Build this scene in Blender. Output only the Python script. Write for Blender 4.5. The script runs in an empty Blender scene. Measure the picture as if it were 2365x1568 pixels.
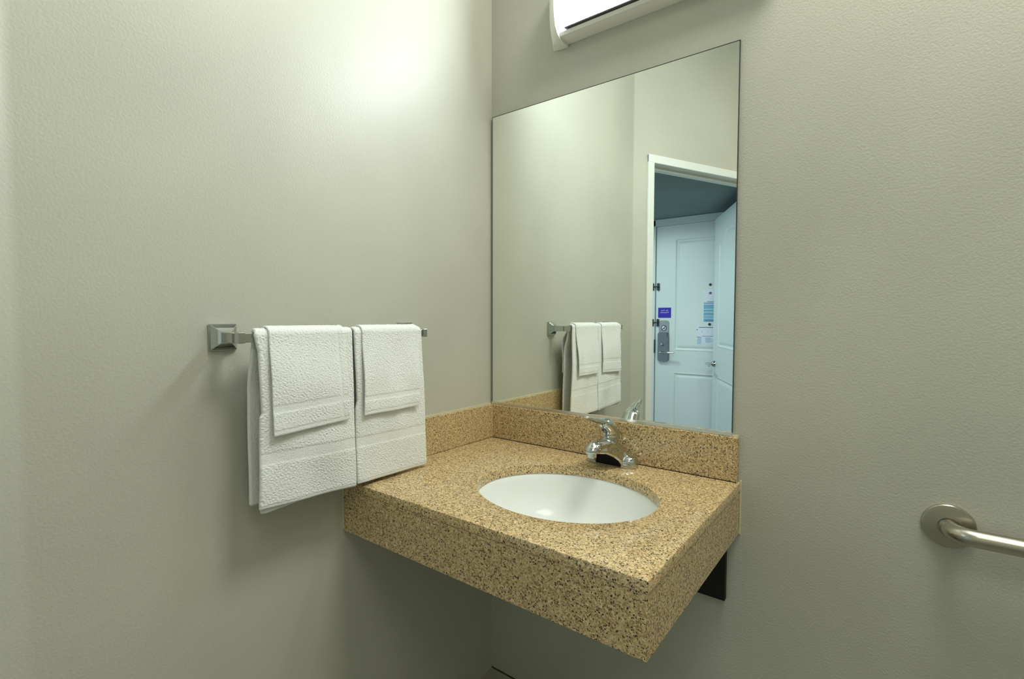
import bpy, bmesh, math, random
import numpy as np
from mathutils import Vector, Matrix
from mathutils.bvhtree import BVHTree
random.seed(7); rng=np.random.default_rng(11)
sc=bpy.context.scene; C=sc.collection
PI=math.pi
# ------------------------------------------------------------------ camera
cam_d=bpy.data.cameras.new('camera'); cam=bpy.data.objects.new('camera',cam_d); C.objects.link(cam)
CAM=Vector((1.0374,-1.2523,1.2486)); YAW,PITCH,ROLL,FPX=0.6508,-0.0419,0.0022,1149.66
F=Vector((-math.sin(YAW)*math.cos(PITCH),math.cos(YAW)*math.cos(PITCH),math.sin(PITCH)))
R=Vector((math.cos(YAW),math.sin(YAW),0)); U=R.cross(F)
R2=R*math.cos(ROLL)+U*math.sin(ROLL); U2=-R*math.sin(ROLL)+U*math.cos(ROLL)
M=Matrix((R2,U2,-F)).transposed().to_4x4(); M.translation=CAM
cam.matrix_world=M
cam_d.sensor_width=36; cam_d.lens=FPX/2365*36; cam_d.clip_start=0.01
sc.camera=cam
# ------------------------------------------------------------------ world, lights, exposure
w=bpy.data.worlds.new('world'); sc.world=w; w.use_nodes=True
w.node_tree.nodes['Background'].inputs[0].default_value=(0.55,0.72,0.9,1)
w.node_tree.nodes['Background'].inputs[1].default_value=0.6
def area(name,loc,rot,sx,sy,power,col,spread=180):
    d=bpy.data.lights.new(name,'AREA'); d.shape='RECTANGLE'; d.size=sx; d.size_y=sy; d.energy=power; d.color=col
    d.spread=math.radians(spread)
    o=bpy.data.objects.new(name,d); C.objects.link(o); o.location=loc; o.rotation_euler=rot; return o
area('overhead_fill',(1.2,-.40,2.9),(0,0,0),.5,.5,14,(1.0,0.985,0.90))  # unseen fill, added near the back wall to keep the counter's shadow
area('overhead_fill',(1.75,-1.65,2.9),(0,0,0),.9,.9,7.5,(1.0,0.985,0.90))  # second unseen fill, added to even out the wall brightness
area('daylight_from_bedroom',(-2.3,-2.2,1.3),(0,-PI/2,0),1.6,1.2,2.5,(0.66,0.88,1.0))
area('hallway_fill',(-.75,-2.1,2.05),(0,0,0),0.3,0.3,7,(0.80,0.96,0.95))  # unseen fill, added to light the entry door and the open leaf
LAMP=27.0
sc.view_settings.view_transform='Standard'; sc.view_settings.look='None'
sc.view_settings.exposure=0.64; sc.view_settings.gamma=1; sc.view_settings.use_curve_mapping=False
# ------------------------------------------------------------------ helpers
def obj(name,bm,mat,parent=None,smooth=False,me=None):
    if me is None:
        me=bpy.data.meshes.new(name); bm.to_mesh(me); bm.free()
    if mat:
        for m_ in (mat if isinstance(mat,(list,tuple)) else [mat]): me.materials.append(m_)
    if smooth is True:
        me.shade_smooth()
    elif smooth: me.shade_smooth(); me.set_sharp_from_angle(angle=math.radians(smooth))
    o=bpy.data.objects.new(name,me); C.objects.link(o)
    if parent: o.parent=parent; o.matrix_parent_inverse=Matrix.Translation(parent.location).inverted() if parent.rotation_euler.z==0 else parent.matrix_basis.inverted()
    return o
def thing(name,label,cat,loc=(0,0,0),group=None):
    o=bpy.data.objects.new(name,None); C.objects.link(o); o.location=loc; o.empty_display_size=.05
    o['label']=label; o['category']=cat
    if group: o['group']=group
    return o
def tag(o,label,cat,group=None):
    o['label']=label; o['category']=cat
    if group: o['group']=group
    return o
def struct(o,label=None):
    o['kind']='structure'
    if label: o['label']=label
    return o
def add_box(bm,x0,x1,y0,y1,z0,z1,bev=0,seg=2,mi=0):
    vs=[bm.verts.new((x,y,z)) for x in (x0,x1) for y in (y0,y1) for z in (z0,z1)]
    fs=[(0,1,3,2),(4,6,7,5),(0,4,5,1),(2,3,7,6),(0,2,6,4),(1,5,7,3)]
    F_=[bm.faces.new([vs[i] for i in f]) for f in fs]
    for f in F_: f.material_index=mi
    if bev>0:
        es=list({e for f in F_ for e in f.edges})
        bmesh.ops.bevel(bm,geom=es,offset=bev,segments=seg,affect='EDGES',profile=.5)
    return F_
def box(*a,**k):
    bm=bmesh.new(); add_box(bm,*a,**k); bmesh.ops.recalc_face_normals(bm,faces=bm.faces); return bm
def prism(bm,pts,axis,a,b,mi=0):
    """closed polygon pts (2D) extruded along axis index from a to b"""
    def P(p,t):
        if axis==0: return (t,p[0],p[1])
        if axis==1: return (p[0],t,p[1])
        return (p[0],p[1],t)
    v0=[bm.verts.new(P(p,a)) for p in pts]; v1=[bm.verts.new(P(p,b)) for p in pts]
    n=len(pts); fs=[bm.faces.new(v0),bm.faces.new(v1[::-1])]
    for i in range(n): fs.append(bm.faces.new((v0[i],v1[i],v1[(i+1)%n],v0[(i+1)%n])))
    for f in fs: f.material_index=mi
    return fs
def lathe(bm,prof,c,n=48,axis='Z',cap=True):
    """prof [(r,h)]"""
    rings=[]
    for r,h in prof:
        ring=[]
        for i in range(n):
            a=2*PI*i/n; p=(r*math.cos(a),r*math.sin(a),h)
            if axis=='Y': p=(p[0],-p[2],p[1])
            if axis=='X': p=(p[2],p[0],p[1])
            ring.append(bm.verts.new((c[0]+p[0],c[1]+p[1],c[2]+p[2])))
        rings.append(ring)
    for a,b in zip(rings,rings[1:]):
        for i in range(n): bm.faces.new((a[i],a[(i+1)%n],b[(i+1)%n],b[i]))
    if cap: bm.faces.new(rings[0][::-1]); bm.faces.new(rings[-1])
def tube(bm,path,rad,n=24,cap=True):
    path=[Vector(p) for p in path]; rads=rad if isinstance(rad,(list,tuple)) else [rad]*len(path)
    rings=[];up=Vector((0,0,1)); 
    for i,p in enumerate(path):
        t=(path[min(i+1,len(path)-1)]-path[max(i-1,0)]).normalized()
        if abs(t.dot(up))>.98: up=Vector((0,1,0))
        s=t.cross(up).normalized(); u=s.cross(t)
        rings.append([bm.verts.new(p+rads[i]*(math.cos(2*PI*k/n)*s+math.sin(2*PI*k/n)*u)) for k in range(n)])
    for a,b in zip(rings,rings[1:]):
        for k in range(n): bm.faces.new((a[k],a[(k+1)%n],b[(k+1)%n],b[k]))
    if cap: bm.faces.new(rings[0][::-1]); bm.faces.new(rings[-1])
def capsule(bm,a,b,ra,rb,n=24,sz=1.0):
    """tapered round-ended rod, sz squashes vertically"""
    a=Vector(a);b=Vector(b);d=(b-a).normalized();path=[];rr=[]
    for k in range(7):
        t=-PI/2+PI/2*k/6; path.append(a+d*ra*math.sin(t)); rr.append(max(ra*math.cos(t),1e-4))
    for k in range(7):
        t=PI/2*k/6; path.append(b+d*rb*math.sin(t)); rr.append(max(rb*math.cos(t),1e-4))
    up=Vector((0,0,1)) if abs(d.z)<.95 else Vector((0,1,0)); s=d.cross(up).normalized(); u=s.cross(d)
    rings=[]
    for p,r in zip(path,rr):
        rings.append([bm.verts.new(p+r*(math.cos(2*PI*k/n)*s+sz*math.sin(2*PI*k/n)*u)) for k in range(n)])
    for x,y in zip(rings,rings[1:]):
        for k in range(n): bm.faces.new((x[k],x[(k+1)%n],y[(k+1)%n],y[k]))
    bm.faces.new(rings[0][::-1]); bm.faces.new(rings[-1])
def add_mods(o,vox,it,fac=.6):
    m=o.modifiers.new('remesh','REMESH'); m.mode='VOXEL'; m.voxel_size=vox; m.use_smooth_shade=True
    s=o.modifiers.new('smooth','SMOOTH'); s.iterations=it; s.factor=fac
# ------------------------------------------------------------------ materials
def mat(name,col,rough=.5,metal=0,spec=.5,coat=0,**k):
    m=bpy.data.materials.new(name); m.use_nodes=True; b=m.node_tree.nodes['Principled BSDF']
    b.inputs['Base Color'].default_value=(*col,1); b.inputs['Roughness'].default_value=rough
    b.inputs['Metallic'].default_value=metal; b.inputs['Specular IOR Level'].default_value=spec
    b.inputs['Coat Weight'].default_value=coat; b.inputs['Coat Roughness'].default_value=.08
    return m
def nd(m,t,**k):
    n=m.node_tree.nodes.new(t)
    for a,v in k.items():
        if a in n.inputs: n.inputs[a].default_value=v
        else: setattr(n,a,v)
    return n
def lk(m,a,b): m.node_tree.links.new(a,b)
def bsdf(m): return m.node_tree.nodes['Principled BSDF']
def bump(m,src,strength,dist,prev=None):
    b=nd(m,'ShaderNodeBump'); b.inputs['Strength'].default_value=strength; b.inputs['Distance'].default_value=dist
    lk(m,src,b.inputs['Height'])
    if prev: lk(m,prev,b.inputs['Normal'])
    lk(m,b.outputs[0],bsdf(m).inputs['Normal']); return b.outputs[0]
def paint(name,col,rough=.33,spec=.5,sc1=190,d=.0006,var=.05):
    m=mat(name,col,rough,0,spec); tc=nd(m,'ShaderNodeTexCoord')
    n1=nd(m,'ShaderNodeTexNoise'); n1.inputs['Scale'].default_value=sc1; n1.inputs['Detail'].default_value=3; n1.inputs['Roughness'].default_value=.5
    lk(m,tc.outputs['Object'],n1.inputs['Vector']); bump(m,n1.outputs[0],.75,d)
    n2=nd(m,'ShaderNodeTexNoise'); n2.inputs['Scale'].default_value=2.2; n2.inputs['Detail'].default_value=2
    lk(m,tc.outputs['Object'],n2.inputs['Vector'])
    r=nd(m,'ShaderNodeValToRGB'); r.color_ramp.elements[0].position=.35; r.color_ramp.elements[1].position=.65
    r.color_ramp.elements[0].color=(*[c*(1-var) for c in col],1); r.color_ramp.elements[1].color=(*[min(1,c*(1+var)) for c in col],1)
    lk(m,n2.outputs[0],r.inputs[0]); lk(m,r.outputs[0],bsdf(m).inputs['Base Color']); return m
WALL=paint('wall_paint',(.515,.52,.44),rough=.40,spec=.35,sc1=230,d=.0008)
CEIL=paint('ceiling_paint',(.72,.71,.66),rough=.8,spec=.2)
SOFF=paint('soffit_shade',(.20,.27,.27),rough=.8,spec=.2)  # dimness of the hallway soffit put into a darker colour
WHITE=mat('white_trim_paint',(.78,.82,.78),.35)
DOORW=mat('white_door_paint',(.70,.78,.76),.4)
PORC=mat('white_porcelain',(.86,.90,.87),.12,0,.6)
CHROME=mat('chrome',(.56,.59,.57),.05,1)
BRUSH=mat('brushed_steel',(.52,.50,.42),.26,1)
DARKM=mat('dark_metal',(.06,.07,.07),.35,.8)
BLACK=mat('black_void',(.006,.006,.006),.6,0,.2)
BOARD=mat('black_board',(.008,.007,.007),.5,0,.3)
MIRR=mat('mirror_silver',(.93,.97,.93),.0,1)
MEDGE=mat('mirror_edge',(.03,.05,.04),.3)
CHAN=mat('aluminium_channel',(.75,.76,.72),.25,1)
CAULK=mat('caulk',(.62,.60,.42),.6)
LHOUS=mat('lamp_white_enamel',(.90,.90,.86),.35)
SLOT=mat('lamp_slot',(.10,.09,.10),.7)
TILE=mat('base_tile',(.42,.41,.31),.3)
FLOORM=paint('floor_tile',(.20,.19,.15),rough=.4,sc1=30,d=.0003)
def granite():
    m=mat('speckled_granite',(.5,.36,.18),.12,0,.55); tc=nd(m,'ShaderNodeTexCoord')
    warp=nd(m,'ShaderNodeTexNoise'); warp.inputs['Scale'].default_value=260; warp.inputs['Detail'].default_value=2
    lk(m,tc.outputs['Object'],warp.inputs['Vector'])
    mx=nd(m,'ShaderNodeVectorMath',operation='MULTIPLY_ADD'); lk(m,warp.outputs['Color'],mx.inputs[0]); mx.inputs[1].default_value=(.006,)*3; lk(m,tc.outputs['Object'],mx.inputs[2])
    def noise(s,det,ro,e0,e1,c0,c1):
        n=nd(m,'ShaderNodeTexNoise'); n.inputs['Scale'].default_value=s; n.inputs['Detail'].default_value=det; n.inputs['Roughness'].default_value=ro
        lk(m,mx.outputs[0],n.inputs['Vector'])
        r=nd(m,'ShaderNodeValToRGB'); r.color_ramp.elements[0].position=e0; r.color_ramp.elements[1].position=e1
        r.color_ramp.elements[0].color=(*c0,1); r.color_ramp.elements[1].color=(*c1,1); lk(m,n.outputs[0],r.inputs[0]); return r
    base=noise(230,4,.65,.40,.60,(.42,.28,.12),(.84,.66,.37))
    def mixc(a,b,fac):
        x=nd(m,'ShaderNodeMix',data_type='RGBA'); lk(m,fac,x.inputs[0]); lk(m,a,x.inputs[6]); 
        if isinstance(b,tuple): x.inputs[7].default_value=(*b,1)
        else: lk(m,b,x.inputs[7])
        return x.outputs[2]
    big=noise(22,3,.6,.42,.60,(0,0,0),(1,1,1))
    c=mixc(base.outputs[0],(.62,.48,.25),nd_scale(m,big.outputs[0],.35))
    br=noise(330,2,.5,.55,.66,(0,0,0),(1,1,1)); c=mixc(c,(.20,.12,.05),nd_scale(m,br.outputs[0],.5))
    # dark flecks: voronoi cells, only a share of them
    v=nd(m,'ShaderNodeTexVoronoi'); v.inputs['Scale'].default_value=295; lk(m,mx.outputs[0],v.inputs['Vector'])
    sx=nd(m,'ShaderNodeSeparateColor'); lk(m,v.outputs['Color'],sx.inputs[0])
    g=nd(m,'ShaderNodeMath',operation='GREATER_THAN'); lk(m,sx.outputs[0],g.inputs[0]); g.inputs[1].default_value=.72
    l=nd(m,'ShaderNodeMath',operation='LESS_THAN'); lk(m,v.outputs['Distance'],l.inputs[0]); l.inputs[1].default_value=.43
    a=nd(m,'ShaderNodeMath',operation='MULTIPLY'); lk(m,g.outputs[0],a.inputs[0]); lk(m,l.outputs[0],a.inputs[1])
    c=mixc(c,(.018,.022,.014),a.outputs[0])
    v=nd(m,'ShaderNodeTexVoronoi'); v.inputs['Scale'].default_value=520; lk(m,mx.outputs[0],v.inputs['Vector'])
    sx=nd(m,'ShaderNodeSeparateColor'); lk(m,v.outputs['Color'],sx.inputs[0])
    g=nd(m,'ShaderNodeMath',operation='GREATER_THAN'); lk(m,sx.outputs[0],g.inputs[0]); g.inputs[1].default_value=.84
    c=mixc(c,(.06,.04,.02),nd_scale(m,g.outputs[0],.55))
    lk(m,c,bsdf(m).inputs['Base Color']); return m
def nd_scale(m,src,f):
    a=nd(m,'ShaderNodeMath',operation='MULTIPLY'); lk(m,src,a.inputs[0]); a.inputs[1].default_value=f; return a.outputs[0]
GRAN=granite()
def terry():
    m=mat('white_terry',(.82,.85,.82),.95,0,.15); bsdf(m).inputs['Sheen Weight'].default_value=.25
    tc=nd(m,'ShaderNodeTexCoord'); n1=nd(m,'ShaderNodeTexNoise'); n1.inputs['Scale'].default_value=330; n1.inputs['Detail'].default_value=2
    lk(m,tc.outputs['Object'],n1.inputs['Vector']); bump(m,n1.outputs[0],.7,.0016); return m
def flatcloth():
    m=mat('white_woven_band',(.78,.82,.79),.8,0,.2); return m
TERRY=terry(); BAND=flatcloth()
# ------------------------------------------------------------------ room shell
H=2.95; T=.12
th=math.radians(25); L=1.11
dw=Vector((math.sin(th),-math.cos(th),0)); dn=Vector((math.cos(th),math.sin(th),0))   # along door wall, into room
P0=Vector((0,-L,0))
def W(s,d,z): v=P0+dw*s+dn*d; return (v.x,v.y,z)
# left wall with softly rounded bend
inner=[(0,0)]; R0=.035; tl=R0*math.tan(th/2)
inner.append((0,-L+tl))
cx_,cy_=R0,-L+tl
# bend turns into the room: arc centre on the room side
for k in range(1,9):
    a=th*k/8; inner.append((cx_-R0*math.cos(a),cy_-R0*math.sin(a)))
outer=[]
e=P0+dw*.06; inner.append((e.x,e.y)); eo=P0+dw*.06-dn*T
pts=inner+[(eo.x,eo.y),(-T,-L-T*math.tan(th/2)),(-T,0)]
bm=bmesh.new(); prism(bm,pts,2,0,H); bmesh.ops.recalc_face_normals(bm,faces=bm.faces)
struct(obj('wall_left',bm,WALL,smooth=20))
struct(obj('wall_back',box(-T,2.5,0,T,0,H),WALL))
struct(obj('wall_right',box(2.5,2.5+T,-2.6,T,0,H),WALL))
S0,S1,ZD=.134,1.012,2.040    # door opening along the wall
SE=1.545
def wbox(bm,s0,s1,d0,d1,z0,z1,bev=0,mi=0):
    n0=len(bm.verts); fs=add_box(bm,s0,s1,d0,d1,z0,z1,bev=bev,mi=mi)
    bm.verts.ensure_lookup_table()
    for v in bm.verts[n0:]: v.co=Vector(W(v.co.x,v.co.y,v.co.z))
bm=bmesh.new(); wbox(bm,.06,S0-.014,-T,0,0,H); wbox(bm,S1+.014,SE,-T,0,0,H); wbox(bm,S0-.014,S1+.014,-T,0,ZD+.014,H)
bmesh.ops.recalc_face_normals(bm,faces=bm.faces); struct(obj('wall_front',bm,WALL))
e=Vector(W(SE,0,0))
struct(obj('wall_far',box(e.x-.06,2.5,e.y-T,e.y,0,H),WALL))
struct(obj('floor',box(-2.6,2.6,-3.1,.12,-.1,0),FLOORM))
bm=bmesh.new(); prism(bm,[(-T,T),(2.62,T),(2.62,-2.65),(e.x-.1,-2.65),(-T,-L-.04)],2,H,H+.1); bmesh.ops.recalc_face_normals(bm,faces=bm.faces)
struct(obj('ceiling',bm,CEIL))
# hallway beyond the bathroom door
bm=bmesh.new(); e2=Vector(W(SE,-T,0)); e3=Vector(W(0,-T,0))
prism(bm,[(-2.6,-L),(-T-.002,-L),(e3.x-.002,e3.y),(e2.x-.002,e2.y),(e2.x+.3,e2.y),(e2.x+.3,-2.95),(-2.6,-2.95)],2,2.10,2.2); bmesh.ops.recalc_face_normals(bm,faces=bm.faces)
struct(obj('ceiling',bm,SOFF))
DX0,DX1=-.589,.325; YE=-2.95
bm=bmesh.new(); add_box(bm,-2.6,DX0-.005,YE-.1,YE-.02,0,2.2); add_box(bm,DX1+.005,1.2,YE-.1,YE-.02,0,2.2); add_box(bm,DX0-.005,DX1+.005,YE-.1,YE-.02,2.045,2.2)
struct(obj('wall_hallway',bm,DOORW))
struct(obj('wall_end',box(-2.66,-2.6,-3.05,-1.0,0,2.2),DOORW))
struct(obj('wall_side',box(e2.x+.25,e2.x+.3,YE,e2.y-.0,0,2.1),DOORW))
# base tile
def base(name,bm): return struct(obj(name,bm,TILE,smooth=40))
bp=[(0,0),(0,.081),(.004,.0805),(.008,.077),(.009,.03),(.014,.012),(.03,.001),(.03,0)]
bm=bmesh.new(); prism(bm,[(-x,z) for x,z in bp],0,0,2.5); bmesh.ops.recalc_face_normals(bm,faces=bm.faces); bb=base('baseboard_back',bm)
bm=bmesh.new(); prism(bm,bp,1,-L,0); bmesh.ops.recalc_face_normals(bm,faces=bm.faces); bl=base('baseboard_left',bm)
c=obj('caulk_line',box(.0,.003,-L,-.002,.081,.084),CAULK,bl)
c=obj('caulk_line',box(.002,2.5,-.003,.0,.081,.084),mat('dark_grout',(.05,.05,.03),.7),bb)
# door casing on the bathroom side plus lining and stop
bm=bmesh.new(); cw_=.0385
wbox(bm,S0-.0055-cw_,S0-.0055,0,.014,0,2.076,bev=.003); wbox(bm,S1+.0055,S1+.0055+cw_,0,.014,0,2.076,bev=.003); wbox(bm,S0-.0055-cw_,S1+.0055+cw_,0,.0145,2.035,2.076,bev=.003)
bmesh.ops.recalc_face_normals(bm,faces=bm.faces); tr=struct(obj('trim_1',bm,WHITE))
bm=bmesh.new()
wbox(bm,S0-.014,S0,-T,0,0,ZD+.014); wbox(bm,S1,S1+.014,-T,0,0,ZD+.014); wbox(bm,S0-.014,S1+.014,-T,0,ZD,ZD+.014)
wbox(bm,S0,S0+.012,-.085,-.05,0,ZD-.0005); wbox(bm,S1-.012,S1,-.085,-.05,0,ZD-.0005); wbox(bm,S0,S1,-.085,-.05,ZD-.014,ZD-.0002)
bmesh.ops.recalc_face_normals(bm,faces=bm.faces); struct(obj('trim_2',bm,WHITE))
# entry door frame
bm=bmesh.new()
add_box(bm,DX0-.055,DX0-.005,YE-.02,YE+.012,0,2.095,bev=.003); add_box(bm,DX1+.005,DX1+.055,YE-.02,YE+.012,0,2.095,bev=.003); add_box(bm,DX0-.055,DX1+.055,YE-.02,YE+.012,2.041,2.098,bev=.003)
bmesh.ops.recalc_face_normals(bm,faces=bm.faces); struct(obj('trim_3',bm,DOORW))
bm=bmesh.new(); add_box(bm,DX0-.006,DX1+.006,YE-.05,YE-.022,0,2.045); struct(obj('door_gap_shade',bm,BLACK))  # black sheet standing in for the shade in the entry door gap
# ---- panelled door leaves (local: u across, v up, w out of face)
def panel_leaf(width,height,panels,place,thick=.035):
    """heightfield leaf: face displaced by moulding profile"""
    nu,nv=int(width/.006),int(height/.006)
    us=np.linspace(0,width,nu+1); vs=np.linspace(0,height,nv+1); UU,VV=np.meshgrid(us,vs)
    D=np.zeros_like(UU)
    for (u0,u1,v0,v1,arch) in panels:
        uc=(u0+u1)/2; hw=(u1-u0)/2
        top=v1+arch*(1-((UU-uc)/hw)**2) if arch else np.full_like(UU,v1)
        d=np.minimum(np.minimum(UU-u0,u1-UU),np.minimum(VV-v0,(top-VV)))
        prof=np.interp(d,[0,.004,.012,.020,.034,.045],[0,.003,-.006,-.008,-.001,0.0])
        D=np.where(d>0,prof,D)
    verts=[];faces=[]
    idx=lambda i,j:i*(nu+1)+j
    for i in range(nv+1):
        for j in range(nu+1): verts.append(place(us[j],vs[i],D[i,j]))
    for i in range(nv):
        for j in range(nu): faces.append((idx(i,j),idx(i,j+1),idx(i+1,j+1),idx(i+1,j)))
    n=len(verts)
    for (u,v) in ((0,0),(width,0),(width,height),(0,height)): verts.append(place(u,v,-thick))
    b=[n,n+1,n+2,n+3]; faces.append((b[0],b[3],b[2],b[1]))
    faces.append(tuple([b[0],b[1]]+[idx(0,j) for j in range(nu,-1,-1)]))
    faces.append(tuple([b[1],b[2]]+[idx(i,nu) for i in range(nv,-1,-1)]))
    faces.append(tuple([b[2],b[3]]+[idx(nv,j) for j in range(0,nu+1)]))
    faces.append(tuple([b[3],b[0]]+[idx(i,0) for i in range(0,nv+1)]))
    me=bpy.data.meshes.new('door'); me.from_pydata(verts,[],faces); me.update(); 
    bm=bmesh.new(); bm.from_mesh(me); bmesh.ops.recalc_face_normals(bm,faces=bm.faces); bpy.data.meshes.remove(me); return bm
bm=panel_leaf(DX1-DX0,2.035,[(.163,.751,.98,1.915,0),(.163,.751,.25,.79,0)],lambda u,v,w:(DX1-u,YE+w-.004,v+.004),.04)
door1=struct(obj('door_1',bm,DOORW,smooth=30),'white panelled entry door seen in the mirror')
leafP=Vector((.319,-2.078,0)); ld=Vector((-.455,-.890,0)).normalized(); ln=Vector((-.890,.455,0)).normalized()
def LP(s,z,w): v=leafP+ld*s+ln*w; return (v.x,v.y,z)
bm=panel_leaf(.885,2.02,[(.165,.72,1.03,1.80,.10),(.165,.72,.25,.80,0)],lambda u,v,w:LP(u,v+.008,w),.035)
door2=struct(obj('door_2',bm,DOORW,smooth=30),'white arched-panel bathroom door standing open')
# lever handle of the bathroom door
bm=bmesh.new()
capsule(bm,LP(.81,.90,.0),LP(.81,.90,.006),.026,.024,24); capsule(bm,LP(.81,.90,.0),LP(.81,.90,.062),.011,.010,16)
capsule(bm,LP(.81,.90,.060),LP(.70,.892,.062),.011,.008,16)
hd=obj('lever_handle',bm,CHROME,door2,smooth=40)
# entry door hardware
def rbox(bm,x0,x1,z0,z1,y0,y1,r,seg=5):
    pts=[]
    for (cx,cz,a0) in ((x1-r,z1-r,0),(x0+r,z1-r,PI/2),(x0+r,z0+r,PI),(x1-r,z0+r,1.5*PI)):
        for k in range(seg+1): a=a0+PI/2*k/seg; pts.append((cx+r*math.cos(a),cz+r*math.sin(a)))
    prism(bm,pts,1,y0,y1)
def fin(bm): bmesh.ops.recalc_face_normals(bm,faces=bm.faces); return bm
y=YE-.004
bm=bmesh.new(); rbox(bm,-.558,-.470,1.08,1.236,y-.002,y+.005,.022); fin(bm)
obj('lock_cover',bm,mat('bright_steel',(.42,.42,.38),.3,1),door1)
bm=bmesh.new(); rbox(bm,-.561,-.471,.884,1.135,y,y+.024,.02); rbox(bm,-.556,-.478,1.095,1.130,y+.02,y+.030,.008); fin(bm)
lock=obj('lock_body',bm,mat('lock_steel',(.22,.25,.24),.34,1),door1,smooth=30)
bm=bmesh.new(); capsule(bm,(-.523,y+.02,.963),(-.523,y+.062,.963),.013,.011,16); capsule(bm,(-.523,y+.060,.963),(-.408,y+.062,.963),.012,.008,16,.8); obj('lever',bm,CHROME,lock,smooth=40)
bm=bmesh.new(); capsule(bm,(-.520,y+.022,1.030),(-.520,y+.034,1.030),.013,.012,16); capsule(bm,(-.520,y+.036,1.022),(-.520,y+.036,1.046),.005,.004,12); obj('thumb_turn',bm,CHROME,lock,smooth=40)
for zz in (1.5245,1.2165):
    bm=bmesh.new(); rbox(bm,-.578,-.558,zz-.032,zz+.032,y,y+.012,.006); rbox(bm,-.616,-.600,zz-.031,zz+.031,y+.004,y+.022,.005)
    tube(bm,[(-.607,y+.02,zz),(-.590,y+.028,zz),(-.568,y+.014,zz)],.0045,10); capsule(bm,(-.568,y+.014,zz),(-.568,y+.022,zz),.008,.007,12)
    fin(bm); obj('security_latch',bm,DARKM,door1)
for zz in (1.528,1.2065):
    bm=bmesh.new(); lathe(bm,[(.0105,0),(.0105,.006),(.007,.007),(.0065,.004)],(-.137,y+.0,zz),20,'Y'); 
    for v in bm.verts: v.co.y=2*(y)-v.co.y
    fin(bm); obj('peephole',bm,DARKM,door1)
bm=bmesh.new(); rbox(bm,-.596,-.590,.955,1.07,YE-.01,YE+.016,.001); fin(bm); obj('strike_plate',bm,DARKM,door1)
# text helper: real text, readable when facing the door
def text(s,size,cx,z,yy,m,parent,name='lettering',flip=True,ext=.0004):
    cu=bpy.data.curves.new('t','FONT'); cu.body=s; cu.size=size; cu.align_x='CENTER'; cu.align_y='CENTER'; cu.extrude=ext
    to=bpy.data.objects.new('t',cu); C.objects.link(to); bpy.context.view_layer.update()
    me=bpy.data.meshes.new_from_object(to.evaluated_get(bpy.context.evaluated_depsgraph_get()))
    bpy.data.objects.remove(to); bpy.data.curves.remove(cu)
    for v in me.vertices:
        a,b,c_=v.co; v.co=(cx-a,yy+c_,z+b)
    me.name=name; me.materials.clear()
    return obj(name,None,m,parent,me=me)
SIGNW=mat('sign_print',(.70,.78,.85),.5); BLUE=mat('sign_blue',(.035,.02,.42),.4)
PAPER=mat('paper',(.74,.80,.86),.6); TXTB=mat('print_blue',(.12,.38,.55),.6); TXTD=mat('print_navy',(.03,.09,.22),.6); PURP=mat('print_purple',(.16,.10,.35),.6); LTB=mat('print_pale_blue',(.36,.52,.72),.6)
s_=obj('blue_sign',box(-.568,-.456,y,y+.003,1.259,1.3455,bev=.001),BLUE); tag(s_,'small blue sign reading For Your Protection, on entry door above the lock','sign')
text('For Your',.017,-.512,1.3215,y+.0035,SIGNW,s_); text('Protection',.017,-.512,1.3045,y+.0035,SIGNW,s_)
# no smoking disc
s_=thing('no_smoking_sticker','round black and white no smoking sticker on steel lock plate','sticker',(-.514,y+.005,1.171))
bm=bmesh.new(); lathe(bm,[(.024,0),(.024,.001)],(-.514,y+.006,1.171),32,'Y'); fin(bm); obj('disc',bm,mat('sticker_black',(.01,.01,.01),.5),s_)
bm=bmesh.new(); lathe(bm,[(.0185,0),(.0185,.0006)],(-.514,y+.0072,1.171),32,'Y'); fin(bm); obj('disc_face',bm,SIGNW,s_)
bm=bmesh.new(); add_box(bm,-.525,-.505,y+.0078,y+.0084,1.165,1.169); add_box(bm,-.5035,-.5015,y+.0078,y+.0084,1.165,1.176)
n0=len(bm.verts); add_box(bm,-.021,.021,y+.0079,y+.0086,-.0022,.0022)
bm.verts.ensure_lookup_table()
for v in bm.verts[n0:]:
    a,b=v.co.x,v.co.z; ca,sa=math.cos(.75),math.sin(.75); v.co.x=-.514+a*ca-b*sa; v.co.z=1.171+a*sa+b*ca
fin(bm); obj('prohibition_symbol',bm,mat('sticker_ink',(.01,.01,.01),.5),s_)
# notice sheets
def marks(rows,yy,m,parent,name):
    for r_ in rows: stripes([r_],yy,m,parent,name)
def stripes(rows,yy,m,parent,name):
    bm=bmesh.new()
    for (x0,x1,z0,z1) in rows: add_box(bm,x0,x1,yy,yy+.0006,z0,z1)
    fin(bm); return obj(name,bm,m,parent)
sh=thing('notice_sheet','tall white notice sheet with blue text block between the two peepholes on entry door','notice',(-.13,y,1.36))
obj('sheet',box(-.192,-.070,y,y+.0012,1.228,1.485),PAPER,sh)
stripes([(-.146,-.125,1.450,1.468)],y+.0012,PURP,sh,'emblem')
rows=[]; zz=1.375
for blk,nl in ((0,1),(1,5),(2,3),(3,4),(4,2),(5,4)):
    for k in range(nl): rows.append((-.186,-.078-.012*random.random(),zz-.0055,zz)); zz-=.0066
    zz-=.0045
stripes(rows,y+.0012,TXTB,sh,'print_block'); marks([(-.160,-.080,1.388,1.392),(-.186,-.076,1.378,1.3815),(-.172,-.080,1.2335,1.236)],y+.0012,TXTD,sh,'heading')
marks([(-.132,-.078,1.428,1.4295),(-.140,-.078,1.412,1.413),(-.15,-.146,1.436,1.442)],y+.0012,LTB,sh,'faint_lines')
sh=thing('notice_sheet','wide white notice sheet with small plan and blue text below the lower peephole','notice',(-.15,y,1.11))
obj('sheet',box(-.246,-.055,y,y+.0012,1.036,1.190),PAPER,sh)
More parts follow.
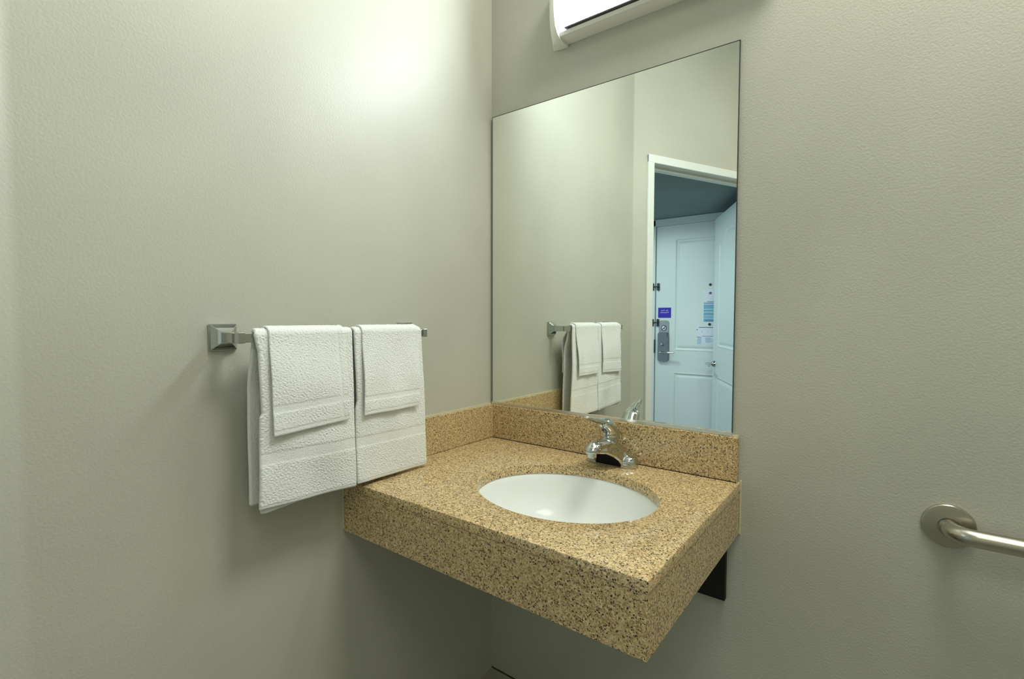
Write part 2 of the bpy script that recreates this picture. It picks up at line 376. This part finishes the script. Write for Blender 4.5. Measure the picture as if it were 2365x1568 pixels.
marks([(-.222,-.075,1.178,1.183),(-.196,-.08,1.107,1.110),(-.24,-.205,1.100,1.1025)],y+.0012,TXTD,sh,'heading')
rows=[]
for k in range(9): rows+=[(-.236+.004*(k%2),-.200,1.094-k*.0062,1.098-k*.0062)]
stripes(rows,y+.0012,LTB,sh,'print_block'); rows=[]
for k in range(7): rows+=[(-.168,-.13+.01*(k%3),1.094-k*.0062,1.098-k*.0062)]
stripes(rows,y+.0012,LTB,sh,'print_block'); marks([(-.198,-.194,1.148,1.152),(-.152,-.149,1.148,1.152),(-.198,-.194,1.138,1.141),(-.239,-.232,1.157,1.165)],y+.0012,TXTD,sh,'plan_marks')
# ------------------------------------------------------------------ vanity
CW,CD,ZT,ST,AP=.763,.561,.864,.0195,.105; bt=.015; my=-.006
EX,EY,EA,EB=.459,-.2966,.2112,.1748
van=thing('vanity_countertop','speckled tan granite vanity counter with backsplash and deep apron','countertop',(CW/2,-CD/2,ZT-ST-AP))
bm=bmesh.new()
N=96
def edgept(a):
    # point on slab rectangle in direction a from ellipse centre
    dx,dy=math.cos(a),math.sin(a); t=1e9
    x0,x1,y0,y1=0.0,CW+.0015,-CD-.0015,0.0
    if dx>1e-9: t=min(t,(x1-EX)/dx)
    if dx<-1e-9: t=min(t,(x0-EX)/dx)
    if dy>1e-9: t=min(t,(y1-EY)/dy)
    if dy<-1e-9: t=min(t,(y0-EY)/dy)
    return (EX+dx*t,EY+dy*t)
angs=sorted([2*PI*i/N for i in range(N)]+[math.atan2(yy-EY,xx-EX)%(2*PI) for xx,yy in ((0,0),(CW+.0015,0),(CW+.0015,-CD-.0015),(0,-CD-.0015))])
def ring(f,z): return [bm.verts.new((*f(a),z)) for a in angs]
ell=lambda g:(lambda a:(EX+(EA+g)*math.cos(math.atan2(math.sin(a)*EA,math.cos(a)*EB)),EY+(EB+g)*math.sin(math.atan2(math.sin(a)*EA,math.cos(a)*EB))))
def shr(g):
    def f(a):
        x_,y_=edgept(a); return (min(max(x_,0),CW+.0015-g),max(min(y_,0),-CD-.0015+g))
    return f
rs=[ring(ell(0),ZT-.024),ring(ell(0),ZT-.0015),ring(ell(.0006),ZT-.0005),ring(ell(.0018),ZT),ring(shr(.002),ZT),ring(shr(.0006),ZT-.0007),ring(shr(0),ZT-.002),ring(shr(0),ZT-ST),ring(ell(0),ZT-ST)]
n=len(angs)
for a,b in zip(rs,rs[1:]):
    for i in range(n): bm.faces.new((a[i],a[(i+1)%n],b[(i+1)%n],b[i]))
fin(bm); obj('slab',bm,GRAN,van,smooth=35)
z0=ZT-ST-AP; z1=ZT-ST-.0013
obj('front_apron',box(0.004,CW,-CD,-CD+.02,z0,z1,bev=.0012),GRAN,van)
obj('side_apron',box(CW-.02,CW,-CD+.0203,-.002,z0,z1,bev=.0012),GRAN,van)
bm=bmesh.new(); add_box(bm,.004,CW-.0015,-CD+.0012,-CD+.015,z1-.0001,ZT-ST+.0001); add_box(bm,CW-.015,CW-.0012,-CD+.0151,-.002,z1-.0001,ZT-ST+.0001); fin(bm)
obj('seam',bm,mat('joint_line',(.07,.055,.02),.7),van)
obj('backsplash',box(.0005,CW-.004,-bt,-.0005,ZT+.0012,.9705,bev=.0012),GRAN,van)
obj('side_splash',box(.0005,bt,-CD,-bt-.0008,ZT+.0008,.9705,bev=.0012),GRAN,van)
bm=bmesh.new(); add_box(bm,.0,.004,-CD-.001,-CD+.012,z0+.002,ZT-.004,bev=.001); add_box(bm,0,.0035,-CD,0,.9705,.9735); add_box(bm,.0,bt+.001,-bt-.0012,-bt+.001,ZT+.001,.9715); add_box(bm,0,CW-.006,-.0035,0,.9705,.9735)
add_box(bm,CW,CW+.004,-.005,0,z0,ZT+.004,bev=.001)
fin(bm); obj('caulk_line',bm,CAULK,van)
obj('joint_gap',box(bt,CW-.006,-bt-.0006,-.002,ZT,ZT+.0013),BLACK,van)
sb=obj('support_board',box(.01,.7375,-.016,-.0005,.573,z1,bev=.001),BOARD); tag(sb,'flat black support board fixed to wall under the granite counter','board')
# sink bowl
bm=bmesh.new(); prof=[(1.10,-.0005),(1.02,-.0005),(1.005,-.004),(.985,-.02),(.955,-.05),(.89,-.085),(.76,-.118),(.56,-.138),(.32,-.147),(.09,-.150)]
rings=[]
for g,dz in prof: rings.append([bm.verts.new((EX+EA*g*math.cos(2*PI*k/72),EY+EB*g*math.sin(2*PI*k/72),ZT-ST-.0022+dz)) for k in range(72)])
for a,b in zip(rings,rings[1:]):
    for i in range(72): bm.faces.new((a[i],a[(i+1)%72],b[(i+1)%72],b[i]))
bm.faces.new(rings[-1])
bmesh.ops.recalc_face_normals(bm,faces=bm.faces)
sk=obj('sink_basin',bm,PORC,smooth=True); tag(sk,'oval white porcelain undermount sink basin set in the granite counter','sink')
mo=sk.modifiers.new('s','SOLIDIFY'); mo.thickness=.008; mo.offset=-1
bm=bmesh.new(); lathe(bm,[(.024,0),(.024,.002),(.018,.003),(.016,.001)],(EX,EY,ZT-ST-.1522),32); obj('drain',bm,CHROME,sk,smooth=40)
# ------------------------------------------------------------------ faucet
FX,FY=.4565,-.062
fc=thing('faucet','chrome single-lever faucet standing behind the oval sink','faucet',(FX,FY,ZT))
bm=bmesh.new()
by=-.047
# low stadium base and domed end lobes
pts=[]
for k in range(25): a=-PI/2+PI*k/24; pts.append((FX+.0445+.0265*math.cos(a),by+.0265*math.sin(a)))
for k in range(25): a=PI/2+PI*k/24; pts.append((FX-.0445+.0265*math.cos(a),by+.0265*math.sin(a)))
prism(bm,pts,2,ZT,ZT+.0035)
for s in (-1,1):
    lathe(bm,[(.0268,0),(.0274,.008),(.0268,.015),(.0248,.021),(.0205,.0262),(.013,.0297),(.006,.0308),(.001,.031)],(FX+s*.0445,by,ZT),32)
    def ip(t,P): return tuple(float(np.interp(t,[0,.25,.5,.75,1],[q[c] for q in P])) for c in range(3))
    RM=[(.039,-.066,.008),(.034,-.077,.023),(.028,-.096,.037),(.020,-.124,.050),(.0125,-.154,.056)]
    RG=[(.045,-.050,.016),(.030,-.056,.034),(.016,-.078,.052),(.004,-.112,.065),(0,-.158,.068)]
    for k in range(45):
        a_,b_=ip(k/44,RM),ip(k/44,RG)
        capsule(bm,(FX+s*a_[0],a_[1],ZT+a_[2]),(FX+s*b_[0],b_[1],ZT+b_[2]),.0058,.0125,16)
    capsule(bm,(FX+s*.042,by,ZT+.014),(FX,by,ZT+.042),.0165,.022)
lathe(bm,[(.020,.040),(.0258,.048),(.0252,.060),(.0248,.080)],(FX,FY-.004,ZT),40)
capsule(bm,(FX,FY,ZT+.056),(FX,-.156,ZT+.0655),.0195,.0180,24,.70)
capsule(bm,(FX,-.152,ZT+.0655),(FX,-.161,ZT+.0635),.0192,.0190,28,.66)
lathe(bm,[(.0190,.0545),(.0194,.056),(.0194,.060),(.0185,.064)],(FX,-.162,ZT),36)
fin(bm); fb=obj('faucet_body',bm,CHROME,fc); add_mods(fb,.0010,14)
bm=bmesh.new(); add_box(bm,FX-.036,FX+.036,by-.0262,by+.015,ZT+.0004,ZT+.034)
fin(bm); obj('underside_shade_block',bm,BLACK,fc)  # solid black block standing in for the shaded hollow below the spout
bm=bmesh.new(); lathe(bm,[(.0118,-.008),(.0128,-.007),(.0132,.000),(.0132,.008)],(FX,-.163,ZT+.0510),28); fin(bm); obj('aerator',bm,CHROME,fc,smooth=35)
bm=bmesh.new()
hc=(FX,FY-.004)
lathe(bm,[(.0252,.0785),(.0262,.080),(.0264,.086),(.0258,.093),(.024,.100),(.015,.104)],(hc[0],hc[1],ZT),40)
capsule(bm,(FX,hc[1]-.001,ZT+.088),(FX-.001,hc[1]-.014,ZT+.105),.0258,.0245,32,.8)
capsule(bm,(FX,hc[1]-.006,ZT+.096),(FX-.002,hc[1]-.026,ZT+.112),.0252,.0225,32,.7)
capsule(bm,(FX-.001,hc[1]-.018,ZT+.1155),(FX-.010,-.140,ZT+.1315),.0210,.0140,32,.44)
capsule(bm,(FX-.010,-.140,ZT+.1315),(FX-.0125,-.166,ZT+.1400),.0140,.0110,32,.38)
fin(bm); hb=obj('lever_handle',bm,CHROME,fc); add_mods(hb,.0009,16,.6)
# red / blue temperature dot on the front of the handle
bpy.context.view_layer.update(); dg=bpy.context.evaluated_depsgraph_get(); ev=hb.evaluated_get(dg); mw=hb.matrix_world
me=ev.to_mesh(); bt_=BVHTree.FromPolygons([mw@v.co for v in me.vertices],[tuple(p.vertices) for p in me.polygons])
dr=Vector((.10,.99,0)).normalized(); org=Vector((FX-.012,-.2,ZT+.0985)); hit,nrm,_,_=bt_.ray_cast(org,dr); ev.to_mesh_clear()
if hit is None: hit,nrm=Vector((FX-.006,FY-.028,ZT+.098)),Vector((0,-1,0))
q=nrm.to_track_quat('Z','Y').to_matrix()
xa=q@Vector((1,0,0)); 
for m_,s0,nm in ((mat('dot_red',(.55,.03,.04),.3),0,'hot_mark'),(mat('dot_blue',(.03,.03,.12),.3),1,'cold_mark')):
    bm=bmesh.new(); side=nrm.cross(Vector((0,0,1))).normalized(); up=side.cross(nrm)
    if side.x<0: side=-side; 
    cen=hit+nrm*.0004; vs=[]
    for k in range(17):
        a=(-PI/2+PI*k/16) if s0 else (PI/2+PI*k/16)
        vs.append(cen+.0036*(math.cos(a)*side+math.sin(a)*up))
    top=[bm.verts.new(v+nrm*.0004) for v in vs]; bot=[bm.verts.new(v-nrm*.001) for v in vs]
    bm.faces.new(top); bm.faces.new(bot[::-1])
    for i in range(17): bm.faces.new((top[i],bot[i],bot[(i+1)%17],top[(i+1)%17]))
    fin(bm); obj(nm,bm,m_,hb)
# ------------------------------------------------------------------ mirror
mi=thing('wall_mirror','large frameless rectangular mirror resting on the backsplash','mirror',(.376,my,.971))
ML,MR,MB,MTp=.0075,.7447,.9745,1.8890
obj('mirror_glass',box(ML+.0012,MR-.0012,my,my+.005,MB,MTp-.0012),MIRR,mi)
bm=bmesh.new()
add_box(bm,ML,ML+.0016,my-.0003,my+.0055,.980,MTp); add_box(bm,MR-.0016,MR,my-.0003,my+.0055,.980,MTp); add_box(bm,ML,MR,my-.0003,my+.0055,MTp-.0018,MTp)
fin(bm); obj('polished_edge',bm,MEDGE,mi)
bm=bmesh.new(); add_box(bm,ML-.001,MR+.0005,my-.0022,my+.0055,.9708,.9792,bev=.0008); fin(bm); obj('bottom_channel',bm,CHAN,mi)
# ------------------------------------------------------------------ vanity light
X0,X1=.236,.850
vl=thing('vanity_light','long white bar light with glowing diffuser on wall above the mirror','light',((X0+X1)/2,0,2.09))
zb=2.029; zt_=2.19
def arc(d0,zlo,zhi,n=14):
    zc=(zlo+zhi)/2; hh=(zhi-zlo)/2
    return [(-(d0*math.sqrt(max(0,1-(abs(t))**3.2))),zc+hh*t) for t in np.linspace(-1,1,n)]
# housing (back pan + lower and upper lips with slot)
bm=bmesh.new()
prism(bm,[(-.0005,zb),(-.021,zb+.0005),(-.045,zb+.003),(-.0515,zb+.010),(-.046,zb+.012),(-.030,zb+.012),(-.030,zb+.149),(-.046,zb+.149),(-.0515,zb+.151),(-.045,zb+.158),(-.021,zb+.161),(-.0005,zb+.161)],0,X0+.036,X1-.036)
fin(bm); obj('housing',bm,LHOUS,vl)
bm=bmesh.new(); add_box(bm,X0+.069,X1-.069,-.059,-.044,zb+.012,zb+.0150); fin(bm); obj('vent_slot',bm,SLOT,vl)
# diffuser
bm=bmesh.new()
pr=[(-.030,zb+.016),(-.056,zb+.016),(-.0590,zb+.019),(-.062,zb+.036),(-.064,zb+.058),(-.0645,zb+.0805),(-.064,zb+.103),(-.062,zb+.125),(-.0590,zb+.142),(-.056,zb+.145),(-.030,zb+.145)]
prism(bm,pr,0,X0+.0472,X1-.0472); fin(bm)
EM=bpy.data.materials.new('glowing_diffuser'); EM.use_nodes=True; b=EM.node_tree.nodes['Principled BSDF']; b.inputs['Base Color'].default_value=(.9,.9,.9,1)
b.inputs['Emission Color'].default_value=(.86,.95,1.0,1); b.inputs['Emission Strength'].default_value=LAMP
obj('diffuser',bm,EM,vl,smooth=30)
for s in (0,1):
    bm=bmesh.new(); secs=[]
    outl=[(0,-.007),(-.022,-.0065),(-.046,-.003),(-.060,.006),(-.070,.022),(-.0765,.050),(-.078,.0805),(-.0765,.111),(-.070,.139),(-.060,.155),(-.046,.163),(-.022,.166),(0,.167)]
    for (dx,g) in ((0,.05),(.004,.22),(.009,.38),(.014,.56),(.020,.73),(.027,.87),(.034,.955),(.041,1.0),(.0475,1.0)):
        xx=X0+dx if s==0 else X1-dx
        secs.append([bm.verts.new((xx,(p[0]*g if p[0]<0 else -.0005),zb+.0805+(p[1]-.0805)*(g*.03+.97))) for p in outl])
    for a,b2 in zip(secs,secs[1:]):
        for i in range(len(outl)): bm.faces.new((a[i],a[(i+1)%len(outl)],b2[(i+1)%len(outl)],b2[i]))
    bm.faces.new(secs[0]); bm.faces.new(secs[-1][::-1]); fin(bm); obj('end_cap',bm,LHOUS,vl,smooth=35)
# ------------------------------------------------------------------ towel bar
BZ=1.2115; YL,YR=-.823,-.367
tb=thing('towel_bar','square chrome towel bar holding the white towels on left wall','towel bar',(0,(YL+YR)/2,BZ))
def sqloft(bm,yc,zc,secs):
    prev=None
    for x,h,wd in secs:
        r=[bm.verts.new((x,yc+a*wd,zc+b*h)) for a,b in ((-1,-1),(1,-1),(1,1),(-1,1))]
        if prev:
            for i in range(4): bm.faces.new((prev[i],prev[(i+1)%4],r[(i+1)%4],r[i]))
        else: bm.faces.new(r[::-1])
        prev=r
    bm.faces.new(prev)
for yc,s in ((YL,1),(YR,-1)):
    bm=bmesh.new(); sqloft(bm,yc,BZ,[(.0003,.0255,.0255),(.004,.0255,.0255),(.0042,.0240,.0240),(.0075,.0240,.0240),(.019,.0115,.0105),(.021,.0105,.0095)]); fin(bm)
    e_=bmesh.ops.bevel(bm,geom=bm.edges[:],offset=.0006,segments=2,affect='EDGES'); obj('mounting_plate',bm,CHROME,tb,smooth=30)
    bm=bmesh.new(); add_box(bm,.0205,.062,yc-.0095,yc+.0095,BZ-.0098,BZ+.0098,bev=.001); add_box(bm,.0615,.083,yc-.0065,yc+.0065,BZ-.0103,BZ+.0103,bev=.001); fin(bm); obj('post',bm,CHROME,tb)
obj('bar',box(.068,.0795,YL+.006,YR-.006,BZ-.0088,BZ+.0088,bev=.0008),CHROME,tb)
# ------------------------------------------------------------------ towels
NF=512
def bandnoise(lo,hi,aniso=1.0):
    g=rng.standard_normal((NF,NF)); f=np.fft.fft2(g); k=np.fft.fftfreq(NF)*NF; kx,ky=np.meshgrid(k,k); r=np.sqrt(kx**2+(ky*aniso)**2)
    f*=np.exp(-((r-(lo+hi)/2)/((hi-lo)/2))**2); a=np.real(np.fft.ifft2(f)); return a/a.std()
N1=bandnoise(80,170,1.5); N2=bandnoise(30,80,1.2); N3=bandnoise(2,7)
PER=.55
def samp(Nf,u,v):
    a=(u/PER*NF)%NF; b=(v/PER*NF)%NF; i=np.floor(a).astype(int);j=np.floor(b).astype(int);fa=a-i;fb_=b-j;i1=(i+1)%NF;j1=(j+1)%NF
    return Nf[i,j]*(1-fa)*(1-fb_)+Nf[i1,j]*fa*(1-fb_)+Nf[i,j1]*(1-fa)*fb_+Nf[i1,j1]*fa*fb_
def towel(name,label,group,yl,yr,zbf,zbb,topz,xf,xb,thick,xfb,xbb,bands,seed,roll=0,amp=.00048,back_shift=(0,0),wav=.003,wave=0,selv=None):
    """yl,yr: functions of front fraction f(0 top..1 bottom); zbf: fn of lateral t; path goes back-bottom -> over bar -> front-bottom"""
    st=.0015
    hf=topz-zbf(.5); hb_=topz-zbb
    nf=int(hf/st); nb=int(hb_/(st*1.6)); nl=int((yr(0)-yl(0))/st)
    rc=6
    # lateral section: parameter list (t lateral 0..1, offset normal -1..1)
    sec=[]
    for i in range(nl+1): sec.append((i/nl,1.0,0))
    for k in range(1,rc): a=PI/2-PI*k/rc; sec.append((1.0,math.sin(a),math.cos(a)))
    for i in range(0,nl+1,1): sec.append((1-i/nl,-1.0,0))
    for k in range(1,rc): a=-PI/2-PI*k/rc; sec.append((0.0,math.sin(a),math.cos(a)))
    sec=np.array(sec); tt=sec[:,0]; nn=sec[:,1]; ee=sec[:,2]
    # path centreline stations: (side, frac)
    r=(xf-xb)/2; xc=(xf+xb)/2
    stn=[]
    for k in range(nb+1): stn.append(('b',1-k/nb))
    for k in range(1,12): stn.append(('o',k/12))
    for k in range(nf+1): stn.append(('f',k/nf))
    verts=[]; 
    zt0=topz-r*.8
    for si,(sd,f) in enumerate(stn):
        if sd=='b':
            zb_=zbb; z=zt0+(zb_-zt0)*f+np.zeros_like(tt); e=min(1,f*3.0); e=e*e*(3-2*e); x=xb+(xbb-xb)*e+np.zeros_like(tt); nx,nz=-1.0,0.0; ff=f
            y0,y1=yl(0)+back_shift[0],yr(0)+back_shift[1]; pathv=-(f*(zt0-zb_))
            endf=(1-f)*(zt0-zb_)
        elif sd=='o':
            a=PI-PI*f; x=xc+r*math.cos(a)+np.zeros_like(tt); z=zt0+r*.8*math.sin(a)+np.zeros_like(tt); nx,nz=math.cos(a),math.sin(a); 
            m_=f; y0=yl(0)+back_shift[0]*(1-m_); y1=yr(0)+back_shift[1]*(1-m_); pathv=f*.02; endf=1
        else:
            zbt=zbf(tt); z=zt0+(zbt-zt0)*f; e=min(1,f*1.6); e=e*e*(3-2*e); x=xf+(xfb-xf)*e+np.zeros_like(tt); nx,nz=1.0,0.0
            y0,y1=yl(f),yr(f); pathv=.02+f*hf; endf=(1-f)*hf
        y=y0+(y1-y0)*tt
        # soft large waves (drape)
        big=samp(N3,y+seed,z*.5+seed)
        x=x+wav*big*(min(1,abs(f)*1.5) if sd!='o' else 0)*.5
        if wave: x=x+wave*np.sin((tt-.1)*PI*2.2)*(f if sd=='f' else 0)
        h=thick/2*np.ones_like(tt)
        if roll and sd!='o': h=h*(1+roll*np.exp(-((tt-.03)/.06)**2))
        # end rounding
        if endf<thick*.6: h=h*math.sqrt(max(.08,1-((thick*.6-endf)/(thick*.6))**2))
        flat=np.zeros_like(tt)
        if sd=='f':
            dz=(1-f)*hf
            for (b0,b1) in bands:
                flat=np.maximum(flat,1/(1+np.exp(-(dz-b0)/.0006))*1/(1+np.exp((dz-b1)/.0006)))
        if selv: flat=np.maximum(flat,np.where((tt>selv[0])&(tt<selv[1])&(nn>.5),.9,0))
        a_=amp*(1-flat)
        dsp=a_*(samp(N1,y+seed,np.full_like(y,pathv)+seed)*.85+samp(N2,y+seed,np.full_like(y,pathv))*.22)
        dsp=np.where(nn>-.5,dsp,dsp*.6)-flat*.0009
        off=(h+dsp)*nn
        px=x+nx*off; pz=z+nz*off
        if sd=='o': pass
        py=y+ee*h*.9
        verts.append(np.stack([px,py,pz],1))
    V=np.concatenate(verts); n=len(sec); m_=len(stn)
    faces=[]
    for i in range(m_-1):
        for j in range(n):
            faces.append((i*n+j,i*n+(j+1)%n,(i+1)*n+(j+1)%n,(i+1)*n+j))
    # close ends with quads strips top/bottom pairing
    def capf(base,rev):
        # pair front index j with back index
        top=list(range(0,nl+1)); bot=[nl+rc+ (nl-j) for j in range(nl+1)]
        for j in range(nl):
            q=(base+top[j],base+top[j+1],base+bot[j+1],base+bot[j]); faces.append(q if rev else q[::-1])
        ra=[nl]+[nl+k for k in range(1,rc)]+[nl+rc]; faces.append(tuple(base+i for i in ra))
        la=[nl+rc+nl]+[nl+rc+nl+k for k in range(1,rc)]+[0]; faces.append(tuple(base+i for i in la))
    capf(0,True); capf((m_-1)*n,False)
    me=bpy.data.meshes.new(name); me.from_pydata(V.tolist(),[],faces); me.update()
    bm=bmesh.new(); bm.from_mesh(me); bmesh.ops.recalc_face_normals(bm,faces=bm.faces); bm.to_mesh(me); bm.free()
    o=obj(name,None,TERRY,me=me,smooth=True); tag(o,label,'towel',group); return o
lin=lambda *p:(lambda f:float(np.interp(f,[q[0] for q in p],[q[1] for q in p])))
HT=towel('hand_towel','white terry hand towel folded lengthwise, on the half of the bar farther from the mirror','hand towels on the towel bar',
  lin((0,-.799),(.1,-.792),(.45,-.788),(.47,-.792),(.8,-.7945),(1,-.7965)),lin((0,-.592),(1,-.5885)),lambda t:.8805-.0085*t,.878,1.2255,.0848,.0632,.0075,.0885,.042,[(.088,.113),(-.002,.008)],.13,roll=.25,back_shift=(.006,0),wav=.0035)
towel('hand_towel','white terry hand towel on the half of the bar nearer the mirror','hand towels on the towel bar',
  lin((0,-.580),(.45,-.576),(.5,-.580),(1,-.5785)),lin((0,-.388),(.5,-.382),(1,-.373)),lambda t:.8745-.004*t,.881,1.2256,.0848,.0632,.0075,.0882,.042,[(.086,.110),(-.002,.008)],.37,roll=.2,back_shift=(0,-.008),wav=.003)
towel('washcloth','white washcloth with longer drop, laid over the hand towel farther from the mirror','washcloths over the hand towels',
  lin((0,-.776),(1,-.774)),lin((0,-.614),(1,-.608)),lambda t:1.0210+.007*t,1.03,1.2318,.0915,.0563,.0040,.1015,.030,[(.046,.062),(-.002,.011)],.71,amp=.0004,selv=(.885,.925),wav=.003,wave=.0015)
towel('washcloth','white washcloth with shorter drop, laid over the hand towel nearer the mirror','washcloths over the hand towels',
  lin((0,-.565),(1,-.567)),lin((0,-.402),(1,-.409)),lambda t:1.0300+.001*t,1.04,1.2320,.0915,.0563,.0040,.1000,.030,[(.034,.046),(-.002,.010)],.93,amp=.0004,wav=.003)
# ------------------------------------------------------------------ grab bar
gx,gz=1.1345,.8553
gb=thing('grab_bar','curved brushed steel grab bar with round flange on wall right of the vanity','grab bar',(gx,0,gz))
bm=bmesh.new(); lathe(bm,[(.0408,.0),(.0412,.002),(.0408,.0055),(.0395,.0072),(.0370,.0078),(.017,.0088),(.0165,.006)],(gx,0,gz),56,'Y'); fin(bm); obj('flange',bm,BRUSH,gb,smooth=30)
path=[(gx,-.004,gz),(gx,-.012,gz)]; Rb=.036
for k in range(0,15):
    a=PI/2*k/14; path.append((gx+Rb*(1-math.cos(a)),-.014-Rb*math.sin(a),gz))
path+=[(gx+.3,-.050,gz),(gx+.87,-.050,gz)]
for k in range(0,15):
    a=PI/2*k/14; path.append((gx+.88+Rb*math.sin(a),-.014-Rb*math.cos(a),gz))
path+=[(gx+.88+Rb,-.004,gz)]
bm=bmesh.new(); tube(bm,path,.0155,32); fin(bm); obj('tube',bm,BRUSH,gb,smooth=40)
bm=bmesh.new(); lathe(bm,[(.0408,.0),(.0412,.002),(.0408,.0055),(.0395,.0072),(.0370,.0078),(.017,.0088),(.0165,.006)],(gx+.88+Rb,0,gz),56,'Y'); fin(bm); obj('flange',bm,BRUSH,gb,smooth=30)

bm=bmesh.new(); prism(bm,[(-.793,1.0),(-.795,.8725),(-.787,.8702),(-.745,.8725),(-.700,.8765),(-.697,1.0)],0,.0795,.0838); bmesh.ops.recalc_face_normals(bm,faces=bm.faces)
bmesh.ops.bevel(bm,geom=bm.edges[:],offset=.0015,segments=2,affect='EDGES'); obj('inner_fold',bm,TERRY,HT,smooth=40)
